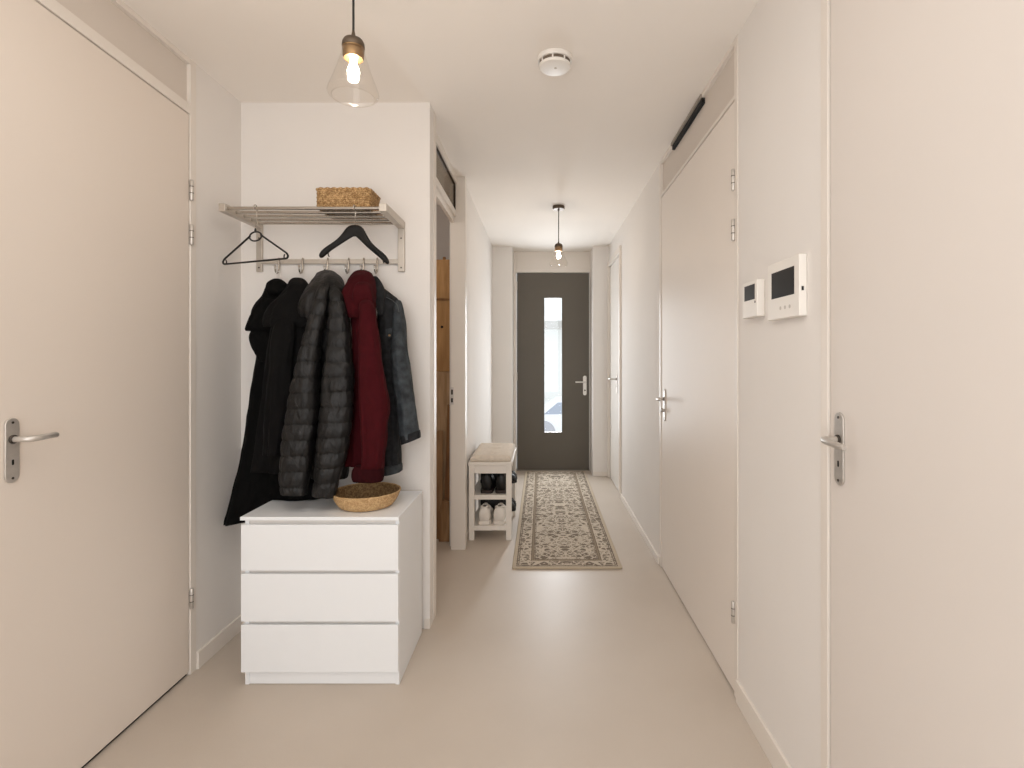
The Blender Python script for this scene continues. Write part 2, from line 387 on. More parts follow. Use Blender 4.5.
# ------------------------------------------------------------------ storage behind the doorway
def wood(name, c1, c2, scale=6, rough=.65):
    m = mat(name, c1, rough, spec=.3)
    nt = m.node_tree; b = nt.nodes['Principled BSDF']
    tc = nt.nodes.new('ShaderNodeTexCoord'); mp = nt.nodes.new('ShaderNodeMapping'); mp.inputs['Scale'].default_value = (scale*6, scale*6, scale*.6)
    n = nt.nodes.new('ShaderNodeTexNoise'); n.inputs['Scale'].default_value = 1; n.inputs['Detail'].default_value = 9; n.inputs['Distortion'].default_value = .6
    r = nt.nodes.new('ShaderNodeValToRGB'); r.color_ramp.elements[0].color = c2; r.color_ramp.elements[1].color = c1
    r.color_ramp.elements[0].position = .35; r.color_ramp.elements[1].position = .65
    nt.links.new(tc.outputs['Object'], mp.inputs['Vector']); nt.links.new(mp.outputs[0], n.inputs['Vector'])
    nt.links.new(n.outputs['Fac'], r.inputs['Fac']); nt.links.new(r.outputs['Color'], b.inputs['Base Color'])
    return m
W1 = wood('honey_plywood', rgb(184,144,96), rgb(160,120,76)); W2 = wood('raw_plank', rgb(186,156,122), rgb(158,126,92), 5); W3 = wood('brown_plank', rgb(150,108,66), rgb(112,76,44), 4); W4 = wood('block_wood', rgb(168,132,94), rgb(132,98,64), 6)
wp = thing('wooden_partition', 'honey brown wooden board wall inside the open doorway', 'wooden panel', (-1.05, 3.9, 0))
obj('upper_board', MB().box(-1.45, -.662, 3.88, 3.905, 1.785, 2.075), W1, wp, bevel=.002)
obj('ledge', MB().box(-1.45, -.662, 3.872, 3.905, 1.772, 1.784), W3, wp, bevel=.001)
ub = obj('middle_board', MB().box(-1.45, -.662, 3.88, 3.905, 1.237, 1.771), W1, wp, bevel=.002)
kz = CAMZ-(327-VY)*3.88/F; kx = (442-VX)*3.88/F
obj('knot_hole', MB().lathe([(.010,0),(.010,-.0015)], (kx, 3.88, kz), 14, 'y', True, True), BLACKGAP, ub)
obj('lower_board', MB().box(-1.45, -.662, 3.882, 3.905, .0, 1.235), W2, wp, bevel=.002)
obj('peg', MB().box(kx+.005, kx+.025, 3.885, 3.90, 2.075, 2.095), W3, wp)
tag(obj('wooden_plank', MB().prism([(-.80,3.845,0),(-.727,3.845,0),(-.727,3.845,.80),(-.80,3.845,.80)], (0,.022,0)), W4, bevel=.002), 'light brown short plank standing against the board wall, left one', 'plank', 'planks in the storage space')
tag(obj('wooden_plank', MB().prism([(-.722,3.835,0),(-.675,3.835,0),(-.668,3.835,.98),(-.690,3.835,1.0)], (0,.03,0)), W3, bevel=.002), 'dark brown narrow plank standing right of the short light plank', 'plank', 'planks in the storage space')
tag(obj('wood_offcut', MB().prism([(-.745,3.79,0),(-.668,3.79,0),(-.668,3.79,.29),(-.72,3.79,.30),(-.745,3.79,.22)], (0,.035,0)), W4, bevel=.003), 'low wooden offcut on the floor in front of the planks', 'wood block')

# ------------------------------------------------------------------ chest of drawers
dx0, dx1, dyf, dyb, dh = -1.226, -.579, 2.117, 2.535, .6925
ds = thing('chest_of_drawers', 'white three-drawer chest under the hanging coats', 'chest of drawers', ((dx0+dx1)/2, (dyf+dyb)/2, 0))
obj('top_panel', MB().box(dx0, dx1, dyf, dyb, dh-.0145, dh), DWHITE, ds, bevel=.0015)
for a, b in ((dx0+.012, dx0+.028), (dx1-.018, dx1-.002)):
    obj('side_panel', MB().box(a, b, dyf+.016, dyb, 0, dh-.0145), DWHITE, ds, bevel=.0015)
obj('back_panel', MB().box(dx0+.028, dx1-.018, dyb-.008, dyb-.002, .03, dh-.0145), DWHITE, ds)
obj('plinth', MB().box(dx0+.028, dx1-.018, dyf+.019, dyf+.033, 0.002, .058), DWHITE, ds, bevel=.001)
GRIP = mat('grip_recess', rgb(222,218,214), .5)
for z0, z1 in ((.473,.660), (.2655,.459), (.058,.2515)):
    dr = obj('drawer', MB().box(dx0+.003, dx1-.003, dyf+.002, dyf+.017, z0, z1), DWHITE, ds, bevel=.0015)
    obj('grip_recess', MB().box(dx0+.028, dx1-.018, dyf+.022, dyf+.028, z1-.004, z1+.020), GRIP, dr, smooth=0)
    obj('drawer_box', MB().box(dx0+.036, dx1-.026, dyf+.037, dyb-.03, z0+.02, z1-.03), DWHITE, dr, smooth=0)

# ------------------------------------------------------------------ bowl
def weave(name, c1, c2, scale):
    m = mat(name, c1, .7, spec=.25)
    nt = m.node_tree; b = nt.nodes['Principled BSDF']
    tc = nt.nodes.new('ShaderNodeTexCoord')
    n = nt.nodes.new('ShaderNodeTexVoronoi'); n.inputs['Scale'].default_value = scale
    n2 = nt.nodes.new('ShaderNodeTexNoise'); n2.inputs['Scale'].default_value = scale*.5; n2.inputs['Detail'].default_value = 5
    ad = nt.nodes.new('ShaderNodeMath'); ad.operation = 'MULTIPLY_ADD'; ad.inputs[1].default_value = .5
    r = nt.nodes.new('ShaderNodeValToRGB'); r.color_ramp.elements[0].color = c1; r.color_ramp.elements[1].color = c2
    r.color_ramp.elements[0].position = .45; r.color_ramp.elements[1].position = .9
    bp = nt.nodes.new('ShaderNodeBump'); bp.inputs['Strength'].default_value = .6; bp.inputs['Distance'].default_value = .003; bp.invert = True
    for q in (n, n2): nt.links.new(tc.outputs['Object'], q.inputs['Vector'])
    nt.links.new(n.outputs['Distance'], ad.inputs[0]); nt.links.new(n2.outputs['Fac'], ad.inputs[2])
    nt.links.new(ad.outputs[0], r.inputs['Fac']); nt.links.new(r.outputs['Color'], b.inputs['Base Color'])
    nt.links.new(n.outputs['Distance'], bp.inputs['Height']); nt.links.new(bp.outputs[0], b.inputs['Normal'])
    return m
BOWLM = weave('bowl_straw', rgb(214,184,140), rgb(172,138,96), 190)
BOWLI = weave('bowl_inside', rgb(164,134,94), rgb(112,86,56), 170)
bc = Vector((-.766, 2.285, dh))
out = []; n = 13
def bowlr(t): return .100 + .045*(t**.55)
for i in range(n*4+1):
    t = i/(n*4); out.append((bowlr(t)+.0012*abs(math.sin(PI*n*t)), .001+.064*t))
bo = thing('woven_bowl', 'round shallow woven straw bowl on the white chest of drawers', 'bowl', bc)
obj('outer_wall', MB().lathe([(.02,.0005),(.09,.0005)]+out+[(bowlr(1)-.004,.0655)], bc, 64, cap0=True), BOWLM, bo, smooth=60)
inn = [(bowlr(1)-.0045,.0652)]+[(bowlr(1-i/20)-.007+.0008*abs(math.sin(i*1.5)), .006+.058*(1-i/20)) for i in range(21)]+[(.05,.006),(.004,.006)]
obj('inside', MB().lathe(inn, bc, 64, cap1=True), BOWLI, bo, smooth=60)
obj('rim', MB().tube([bc+Vector((bowlr(1)*math.cos(a)-.002*math.cos(a), bowlr(1)*math.sin(a)-.002*math.sin(a), .0655)) for a in [2*PI*k/64 for k in range(64)]], [.0034+.0006*math.sin(k*PI/2) for k in range(64)], 8, closed=True), BOWLM, bo, smooth=60)

# ------------------------------------------------------------------ wall coat rack
ZW, ZFr = YC, 2.262
rk = thing('coat_rack', 'satin metal wall rack with hat shelf rods and hooks above the coats', 'coat rack', (-1.04, ZW-.01, 1.767))
xl0, xl1 = -1.404, -1.374; xr0, xr1 = -.706, -.672
for x0, x1 in ((xl0, xl1), (xr0, xr1)):
    g = MB().box(x0, x1, ZW-.014, ZW, 1.765, 2.012).box(x0, x1, ZFr, ZW-.014, 1.978, 2.014)
    b = obj('side_bracket', g, RACKM, rk, bevel=.003)
    xc = (x0+x1)/2
    for zz in (1.785, 1.93):
        obj('screw', MB().lathe([(.004,0),(.004,-.001)], (xc, ZW-.014, zz), 12, 'y', True, True), SCREW, b)
for k in range(5):
    yy = 2.282+.0625*k
    obj('shelf_rod', MB().tube([(xl1-.004, yy, 1.997), (xr0+.004, yy, 1.997)], .0075, 14), CHROME, rk, smooth=60)
obj('rail', MB().box(xl1-.002, xr0+.002, ZW-.018, ZW-.010, 1.803, 1.826), RACKM, rk, bevel=.002)
hooks = [279.5, 303, 328, 349, 364, 377.5]
for hx_ in hooks:
    Yh = ZW-.02; X = (hx_-VX)*Yh/F
    p = [(X, Yh+.004, 1.826), (X, Yh-.003, 1.829), (X, Yh-.006, 1.82), (X, Yh-.006, 1.775), (X, Yh-.012, 1.758), (X, Yh-.026, 1.752), (X, Yh-.038, 1.760), (X, Yh-.043, 1.776), (X, Yh-.043, 1.782)]
    h = obj('hook', MB().tube(p, [.004,.004,.0042,.0042,.0042,.0042,.0042,.0045,.003], 10), CHROME, rk, smooth=60)
    obj('hook_tip', MB().lathe([(.001,-.006),(.005,-.004),(.006,0),(.005,.004),(.001,.006)], (X, Yh-.043, 1.783), 12, 'z', True, True), CHROME, h, smooth=60)

# ------------------------------------------------------------------ seagrass basket on the shelf
SEA = weave('seagrass', rgb(214,180,132), rgb(138,106,68), 190)
bx0, bx1, by0, by1, bz0 = -1.002, -.758, 2.305, 2.465, 2.006
bk = thing('basket', 'small rectangular woven seagrass basket on the rack shelf', 'basket', ((bx0+bx1)/2, (by0+by1)/2, bz0))
def rrect(x0, x1, y0, y1, z, r, n=5, sub=12):
    pts = []
    for cx, cy, a0 in ((x1-r, y1-r, 0), (x0+r, y1-r, PI/2), (x0+r, y0+r, PI), (x1-r, y0+r, 1.5*PI)):
        for k in range(n+1):
            a = a0+PI/2*k/n; pts.append(Vector((cx+r*math.cos(a), cy+r*math.sin(a), z)))
    outp = []
    for i in range(len(pts)):
        p, q = pts[i], pts[(i+1) % len(pts)]; L = (q-p).length; k = max(1, int(L/.005))
        for j in range(k): outp.append(p.lerp(q, j/k))
    return outp
wl = MB()
rows = 9; rr = .0052
for k in range(rows):
    ring = rrect(bx0+rr, bx1-rr, by0+rr, by1-rr, bz0+rr+k*.0088, .014)
    wl.tube(ring, [rr*(1+.16*math.sin(i*1.3+k*PI)) for i in range(len(ring))], 7, closed=True)
obj('wall', wl, SEA, bk, smooth=70)
ring = rrect(bx0+.004, bx1-.004, by0+.004, by1-.004, bz0+rr+rows*.0088, .014)
obj('rim', MB().tube([p+Vector((0,0,.0012*math.sin(i*1.1))) for i, p in enumerate(ring)], [.0066*(1+.12*math.sin(i*1.1)) for i in range(len(ring))], 8, closed=True), SEA, bk, smooth=70)
bt = MB()
for k in range(10):
    yy = by0+.012+k*(by1-by0-.024)/9
    bt.tube([(bx0+.01+.01*j, yy, bz0+.006) for j in range(int((bx1-bx0-.02)/.01)+1)], .0058, 7)
obj('bottom', bt, weave('seagrass_shaded', rgb(150,116,76), rgb(90,66,40), 190), bk, smooth=70)  # darker copy of the seagrass, shade under the basket put into the colour

# ------------------------------------------------------------------ hangers
def hookpath(x, y, ztop, r, zneck, rod_r=.0075, ux=Vector((0,1,0))):
    """wire hook over a rod running along X: arc in the plane of ux and z"""
    pts = []; c = Vector((x, y, ztop-r))
    for k in range(13):
        a = math.radians(-55 + k*(235)/12)
        pts.append(c + ux*(-r*math.cos(a)) * 1 + Vector((0,0,r*math.sin(a))))
    pts.append(Vector((x, y, zneck+.03)) + ux*r*.55)
    pts.append(Vector((x, y, zneck+.012))+ux*.0); pts.append(Vector((x, y, zneck)))
    return pts
# thin plastic hanger, turned a bit
hc = at(256, 300, 2.283); 
ap = Vector((at(255.5, 225, 2.283).x, 2.283, 0))
d45 = 0.072
pL = at(223, 262, 2.283+d45); pR = at(288, 255, 2.283-d45)
u = (pR-pL); u.z = 0; u.normalize()
th = thing('clothes_hanger', 'thin black plastic hanger with a ring, empty, on the left of the rack', 'clothes hanger', (ap.x, 2.283, pL.z), 'empty hangers on the rack')
obj('hook', MB().tube(hookpath(ap.x, 2.283, 2.0125, .0125, 1.905), .0022, 8), CHROME, th, smooth=60)
top = Vector((ap.x, 2.283, 1.902)); cen = Vector((ap.x, 2.283, 1.874))
bL = Vector((pL.x, pL.y, 1.764)); bR = Vector((pR.x, pR.y, 1.764))
fr_ = MB(); r = .0042
sL = cen - u*.032 + Vector((0,0,.004)); sR = cen + u*.032 + Vector((0,0,.004))
def rounded(pts, rad, n=6):
    o = [pts[0]]
    for i in range(1, len(pts)-1):
        a, b, c = pts[i-1], pts[i], pts[i+1]
        p = b+(a-b).normalized()*rad; q = b+(c-b).normalized()*rad
        for k in range(n+1):
            t = k/n; o.append(p*(1-t)**2+b*2*t*(1-t)+q*t*t)
    o.append(pts[-1]); return o
eL = bL+Vector((0,0,.018))-u*.0; eR = bR+Vector((0,0,.018))
fr_.tube(rounded([sL, eL+u*.0, bL, bR, eR, sR], .014), r, 10)
obj('frame', fr_, BLK, th, smooth=60)
obj('ring', MB().tube([cen+u*.036*math.cos(2*PI*k/28)+Vector((0,0,.020*math.sin(2*PI*k/28))) for k in range(28)], .0036, 8, closed=True), BLK, th, smooth=60)
obj('neck', MB().tube([cen+Vector((0,0,.018)), cen+Vector((0,0,.035))], [.006,.0035], 10), BLK, th, smooth=60)
for q, sg in ((bL, 1), (bR, -1)):
    obj('strap_hook', MB().tube([q+u*sg*.022, q+u*sg*.022+Vector((0,0,.012)), q+u*sg*.018+Vector((0,0,.019))], .003, 8), BLK, th, smooth=60)

# broad black suit hanger
wc = at(354.5, 300, 2.283).x
sh = thing('suit_hanger', 'broad black wooden suit hanger, empty, on the right of the rack', 'clothes hanger', (wc, 2.283, 1.76), 'empty hangers on the rack')
obj('hook', MB().tube(hookpath(wc, 2.283, 2.0125, .0125, 1.905), .0024, 8), CHROME, sh, smooth=60)
cl = [(320,258,3.5,.008),(322.5,253.5,7.0,.014),(330,247.5,6.0,.012),(339,242,6.0,.010),(346,235.8,9,.008),(350,231.8,12,.008),(352,230.8,12.5,.008),(354.7,230.6,12.0,.008),(357.5,230.8,12.5,.008),(359.5,232,12,.008),(363,237,9,.008),(369,245,6.5,.010),(377,251.8,6,.012),(384.5,257.5,7,.014),(388.8,264.5,3.5,.008)]
rings = []
for i, (x, y, t, dpt) in enumerate(cl):
    a = cl[max(0, i-1)]; b = cl[min(len(cl)-1, i+1)]
    bend = -.020*abs((x-354.5)/35)**1.5
    tx, ty = b[0]-a[0], b[1]-a[1]; L = math.hypot(tx, ty); nx, ny = -ty/L, tx/L
    c = at(x, y, 2.283+bend); nn = Vector((nx, 0, -ny))
    hh = t/2*2.283/F
    rings.append([c + nn*hh*math.cos(q) + Vector((0, dpt*math.sin(q), 0)) for q in [2*PI*k/14 for k in range(14)]])
sm = MB(); sm.loft(rings)
obj('shoulder_bar', sm, BLKM, sh, smooth=180, subsurf=1)
obj('collar_cap', MB().lathe([(.004,.0),(.006,-.004),(.007,-.012)], (wc, 2.283, 1.916), 14, 'z', True, True), CHROME, sh)
for x, y in ((328.3,252.5),(383.2,259)):
    c = at(x, y, 2.27)
    obj('notch', MB().tube([c+Vector((0,0,.006)), c+Vector((0,0,-.012)), c+Vector((.004,0,-.018))], .0026, 8), BLKM, sh, smooth=60)

# ------------------------------------------------------------------ garments
def cr_(p0, p1, p2, p3, t):
    return tuple(.5*((2*b)+(-a+c)*t+(2*a-5*b+4*c-d)*t*t+(-a+3*b-3*c+d)*t**3) for a, b, c, d in zip(p0, p1, p2, p3))
def garment(secs, M=64, step=3.0, fold=.006, k=5, seed=0, ribs=None, ribamp=.006, sq=.85, rough=.004, clampf=None, open_bottom=True, fold0=.15):
    """loft of horizontal sections (xL,yL,xR,yR,depth,half thickness) into one hanging cloth shape"""
    s = [secs[0]]+list(secs)+[secs[-1]]; samples = []
    for i in range(1, len(s)-2):
        L = abs((s[i+1][1]+s[i+1][3])/2-(s[i][1]+s[i][3])/2); n = max(2, int(L/step))
        for j in range(n): samples.append(cr_(s[i-1], s[i], s[i+1], s[i+2], j/n))
    samples.append(tuple(secs[-1]))
    y00 = (secs[0][1]+secs[0][3])/2; yT = (secs[-1][1]+secs[-1][3])/2
    rings = []; att = []
    for i, (xL, yL, xR, yR, Z, d) in enumerate(samples):
        t = ((yL+yR)/2-y00)/max(1e-6, yT-y00); t = min(max(t, 0), 1)
        A = at(xL, yL, Z); B = at(xR, yR, Z); C = (A+B)/2; al = (B-A)/2; W = al.length
        ring = []
        for j in range(M):
            th = 2*PI*j/M; c, sn = math.cos(th), math.sin(th)
            cc = math.copysign(abs(c)**sq, c); ss = math.copysign(abs(sn)**sq, sn)
            p = C + al*cc + Vector((0, -d*ss, 0))
            o = al.normalized()*c*.6 + Vector((0, -sn, 0))
            amp = fold*(fold0+(1-fold0)*t)
            q = noise.noise(Vector((seed*7.3, t*1.6, 3.1)))
            dis = amp*(math.sin(k*th+seed+2.2*q+t*1.2)*.7+.5*math.sin((2*k+1)*th+seed*1.7-t*2))
            dis += rough*noise.noise(Vector((p.x*13+seed*3, p.y*13, p.z*9)))*1.4
            dis += rough*.6*noise.noise(Vector((p.x*34+seed*5, p.y*34, p.z*22)))
            if ribs:
                ph = (t*ribs+.10*noise.noise(Vector((c*1.2, sn*1.2, seed))))
                rsh = abs(math.sin(PI*ph))**.42
                att.append(rsh)
                dis += ribamp*(rsh-1) + .0016*(1.15-rsh)*math.sin(th*26+seed+7*noise.noise(Vector((t*30, th, seed))))
            ring.append(p+o*dis)
        rings.append(ring)
    if open_bottom:
        last = rings[-1]; c = sum(last, Vector())/M
        up = Vector((0,0,.012)); rings.append([c+(p-c)*.93+Vector((0,0,.001)) for p in last])
        rings.append([c+(p-c)*.86+up*2 for p in last]); rings.append([c+(p-c)*.45+up*2.6 for p in last])
    # close the top as a rounded cap
    top = rings[0]; c = sum(top, Vector())/M
    rings = [[c+(p-c)*.35+Vector((0,0,.004)) for p in top], [c+(p-c)*.75+Vector((0,0,.0025)) for p in top]] + rings
    if clampf: rings = [[clampf(p) for p in r] for r in rings]
    mb = MB(); mb.loft(rings)
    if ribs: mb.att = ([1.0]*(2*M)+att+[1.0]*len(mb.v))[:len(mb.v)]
    return mb
def S(y, xL, xR, Z, d, dy=0): return (xL, y-dy, xR, y+dy, Z, d)
def cloth(name, c1, rough=.85, sheen=0, amt=.25, ns=60, bump=.25, bs=500, spec=.3, crease=.5, cs=16):
    m = mat(name, c1, rough, spec=spec, noise_scale=ns, noise_amt=amt, bump=bump, bump_scale=bs)
    nt = m.node_tree; b = nt.nodes['Principled BSDF']
    tc = nt.nodes.new('ShaderNodeTexCoord'); mp = nt.nodes.new('ShaderNodeMapping'); mp.inputs['Scale'].default_value = (1, 1, .55)
    n = nt.nodes.new('ShaderNodeTexNoise'); n.inputs['Scale'].default_value = cs; n.inputs['Detail'].default_value = 3; n.inputs['Distortion'].default_value = .8
    bp = nt.nodes.new('ShaderNodeBump'); bp.inputs['Strength'].default_value = crease; bp.inputs['Distance'].default_value = .02
    nt.links.new(tc.outputs['Object'], mp.inputs[0]); nt.links.new(mp.outputs[0], n.inputs['Vector']); nt.links.new(n.outputs['Fac'], bp.inputs['Height'])
    old = b.inputs['Normal'].links[0].from_node
    nt.links.new(bp.outputs[0], old.inputs['Normal'])
    return m
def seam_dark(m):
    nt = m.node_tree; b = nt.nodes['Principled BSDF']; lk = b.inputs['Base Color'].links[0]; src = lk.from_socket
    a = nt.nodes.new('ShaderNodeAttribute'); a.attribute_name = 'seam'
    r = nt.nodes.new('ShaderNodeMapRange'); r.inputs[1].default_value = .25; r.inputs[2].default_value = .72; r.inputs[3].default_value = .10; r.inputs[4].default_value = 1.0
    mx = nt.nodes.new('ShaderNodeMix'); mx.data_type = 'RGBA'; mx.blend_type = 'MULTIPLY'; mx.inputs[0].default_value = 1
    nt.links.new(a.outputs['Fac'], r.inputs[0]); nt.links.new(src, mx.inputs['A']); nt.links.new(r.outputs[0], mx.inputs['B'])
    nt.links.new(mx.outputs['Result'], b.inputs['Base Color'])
BWOOL = cloth('black_wool', rgb(7,7,7), .92, bs=350, spec=.12); BCOT = cloth('black_cotton', rgb(9,8,8), .88, bs=450, spec=.15)
NYL = cloth('grey_black_nylon', rgb(15,14,14), .5, 0, .25, 25, .12, 120, .35, .4, 40)
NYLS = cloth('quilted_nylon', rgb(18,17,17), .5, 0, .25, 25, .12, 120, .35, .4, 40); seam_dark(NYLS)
NYLD = cloth('nylon_body_shaded', rgb(13,12,12), .6, 0, .2, 25, .12, 120, .25, .4, 40)  # body darkened to paint in the shadow between the sleeves
RED = cloth('burgundy_fleece', rgb(63,12,18), .92, 0, .22, 30, .25, 420, .12, .55, 14); REDD = cloth('burgundy_rib', rgb(47,8,13), .9, 0, .3, 80, .4, 300, .12, .2)
DEN = cloth('dark_denim', rgb(46,47,49), .9, 0, .5, 40, .3, 700, .15, .6, 22); DENL = cloth('washed_denim', rgb(72,77,81), .9, 0, .6, 26, .3, 700, .15, .8, 24); DEND = cloth('denim_seam', rgb(98,100,100), .88)

# 1: long black coat, farthest left
def clamp1(p):
    p = p.copy()
    if p.x > dx0-.014: p.z = max(p.z, dh+.004)
    if p.x < XL+.02: p.x = XL+.02
    if p.y > ZW-.03 and p.z < 1.9: p.y = ZW-.03
    return p
hk = at(hooks[0], 262, ZW-.06)
c1 = thing('long_coat', 'long black coat, leftmost on the hooks, hem hanging down beside the white chest', 'coat', (-1.2, 2.43, .63))
secs = [S(281.5,272,282,2.50,.014), S(287,267,287,2.49,.03), S(296,263,296,2.475,.045), S(306,256,304,2.46,.055), S(318,253,308,2.455,.06), S(340,257,310,2.455,.062), S(360,258,312,2.45,.062), S(400,251,317,2.445,.066), S(450,243,324,2.435,.07), S(490,233.5,328,2.425,.075), (224,524,331,501,2.42,.078)]
obj('body', garment(secs, fold=.013, k=5, seed=1.3, rough=.006, clampf=clamp1, sq=.8), BWOOL, c1, smooth=180)
secs = [S(279.5,273,281.5,2.47,.02), S(282,268.5,285,2.46,.028), S(286,266.5,288,2.45,.034), S(291,267,289,2.44,.036), S(295,270,287,2.44,.03)]
obj('collar', garment(secs, fold=.004, k=3, seed=4, rough=.006, step=1.2), BWOOL, c1, smooth=180)
secs = [S(300,262,282,2.40,.02,2), S(312,253,284,2.38,.032,3), (246,327,284,322,2.37,.036), (247,331,288,330,2.365,.03)]
obj('lapel', garment(secs, fold=.006, k=3, seed=2.2, rough=.006, step=1.5), BWOOL, c1, smooth=180)
secs = [S(322,256,272,2.385,.02), S(335,251.5,276,2.375,.034), S(346,252.5,280,2.37,.036), S(354,256,282,2.372,.03), S(362,260,282,2.375,.02)]
obj('cape_fold', garment(secs, fold=.006, k=4, seed=3.2, rough=.006, step=1.5), BWOOL, c1, smooth=180)
obj('hanging_loop', MB().tube([at(275.5,283,2.505), at(275.8,274,2.508), at(277,271.5,2.512), at(279.5,271.5,2.514), at(280.3,274,2.512), at(280.3,283,2.505)], .0016, 6), PLW, c1, smooth=60)

# 2: black hooded jacket
c2 = thing('hooded_jacket', 'black hooded jacket with straight hem, between the long coat and the quilted one', 'coat', (-1.05, 2.33, .87))
secs = [S(303,284,302,2.33,.03), S(312,277,308,2.325,.045), S(330,272,312,2.32,.05), S(360,266.5,313,2.318,.052), S(400,262,311,2.315,.052), S(440,257,308,2.312,.05), (252.5,470.5,306,472,2.31,.05)]
obj('body', garment(secs, fold=.011, k=6, seed=5.1, rough=.005), BCOT, c2, smooth=180)
secs = [S(278.5,293,303,2.44,.02), S(281,290.5,306,2.42,.035), S(287,287.5,309,2.39,.05), S(297,280,311,2.36,.055), S(308,268,312,2.32,.05), S(320,262,311,2.285,.034), S(327,264,306,2.275,.018)]
obj('hood', garment(secs, fold=.008, k=4, seed=6.7, rough=.007, step=1.5), BCOT, c2, smooth=180)
secs = [S(318,277,294,2.262,.018), S(335,272,295,2.252,.03), S(370,269,292,2.245,.032), S(410,266,289,2.24,.03), S(440,264.5,285,2.238,.028), S(455,264,283,2.238,.024)]
obj('sleeve', garment(secs, fold=.006, k=4, seed=7.7, rough=.006), BCOT, c2, smooth=180)

# 3: quilted jacket
c3 = thing('puffer_jacket', 'dark grey quilted puffer jacket hanging in the middle of the coats', 'coat', (-.93, 2.3, .77))
secs = [S(292,312,344,2.385,.045), S(305,311,347,2.345,.06), S(330,312,350,2.325,.062), S(370,313,350,2.32,.06), S(420,312,349,2.318,.06), S(460,311,349,2.316,.058), S(478,312,347,2.315,.052)]
obj('body', garment(secs, fold=.004, k=4, seed=8, ribs=15, ribamp=.008), NYLD, c3, smooth=180)
secs = [S(271,323,333,2.47,.022), S(273.5,318.5,337,2.45,.04), S(279,314,342,2.41,.065), S(288,310,345,2.37,.08), S(298,304,346.5,2.335,.08), S(308,300.5,346,2.305,.06), S(316,302,343,2.29,.035), S(321,307,338,2.29,.02)]
obj('hood', garment(secs, fold=.010, k=4, seed=9.1, rough=.010, step=1.3), NYL, c3, smooth=180)
secs = [S(284,321,330,2.262,.012), S(296,316,329,2.245,.028), S(318,309,326,2.225,.036), S(340,303,321,2.215,.042), S(370,295,319,2.208,.048), S(405,288,318,2.20,.05), S(440,283,315,2.195,.05), S(475,280,309.5,2.19,.046), (281.5,493,307,494.5,2.19,.04)]
sl = obj('sleeve', garment(secs, fold=.002, k=4, seed=10, ribs=13.5, ribamp=.009, rough=.005, step=.9, M=84), NYLS, c3, smooth=180)
secs = [S(286,330,337,2.262,.012), S(298,329,344,2.25,.03), S(325,328,349,2.235,.042), S(345,327,351,2.225,.046), S(372,323.5,353,2.215,.05), S(411,320,353,2.205,.052), S(451,316,347.5,2.20,.05), S(478,313.5,340,2.198,.044), (311.5,495,335,497.5,2.198,.036)]
obj('sleeve', garment(secs, fold=.002, k=4, seed=11.4, ribs=14, ribamp=.009, rough=.005, step=.9, M=84), NYLS, c3, smooth=180)
obj('hanging_loop', MB().tube([at(326,273,2.47), at(326.3,266,2.50), at(328,264.8,2.512), at(329.6,266,2.50), at(330,273,2.47)], .0016, 6), PLW, c3, smooth=60)

# 4: burgundy hoodie
c4 = thing('hoodie', 'burgundy red hoodie with long sleeve, hanging right of the quilted jacket', 'sweater', (-.77, 2.3, .83))
secs = [S(295,354,374,2.37,.045), S(310,352,375,2.35,.062), S(340,354,378,2.34,.07), S(380,354,380,2.335,.07), S(425,350,379,2.332,.066), S(450,348,378,2.33,.06), S(465,347,377,2.33,.055)]
obj('body', garment(secs, fold=.009, k=5, seed=12, rough=.005), RED, c4, smooth=180)
secs = [S(271,358.5,368,2.46,.02), S(273,354,371.5,2.44,.036), S(278,350,374,2.41,.055), S(285,347,375,2.375,.068), S(294,344,375.5,2.335,.066), S(303,343.5,375,2.30,.05), S(312,347,373,2.28,.03), S(318,351,369,2.275,.015)]
obj('hood', garment(secs, fold=.009, k=3, seed=13.2, rough=.008, step=1.3), RED, c4, smooth=180)
secs = [S(282,359,368,2.305,.012), S(286,355,371,2.285,.03), S(295,353,373,2.265,.034), S(304,353,374,2.26,.026), S(310,356,372,2.26,.012)]
obj('hood_lining', garment(secs, fold=.005, k=3, seed=14.2, rough=.005, step=1.2), RED, c4, smooth=180)
secs = [S(300.5,363,370,2.225,.010), S(303.5,360.5,373,2.215,.026), S(312,359.5,375,2.208,.036), S(345,359.5,379.5,2.20,.042), S(380,359.5,385,2.198,.045), S(404,360,389,2.198,.046), S(432,361,387,2.20,.045), S(452,361.5,384,2.205,.042), S(468,362,383,2.21,.036)]
obj('sleeve', garment(secs, fold=.004, k=4, seed=15.4, rough=.007), RED, c4, smooth=180)
secs = [S(466,355,383.5,2.225,.042), S(470,352.5,384,2.225,.044), S(477,352,383.5,2.225,.044), S(481,353.5,382.5,2.225,.040)]
obj('hem_rib', garment(secs, fold=.0015, k=22, seed=16, rough=.003, step=1.2, M=96), REDD, c4, smooth=180)

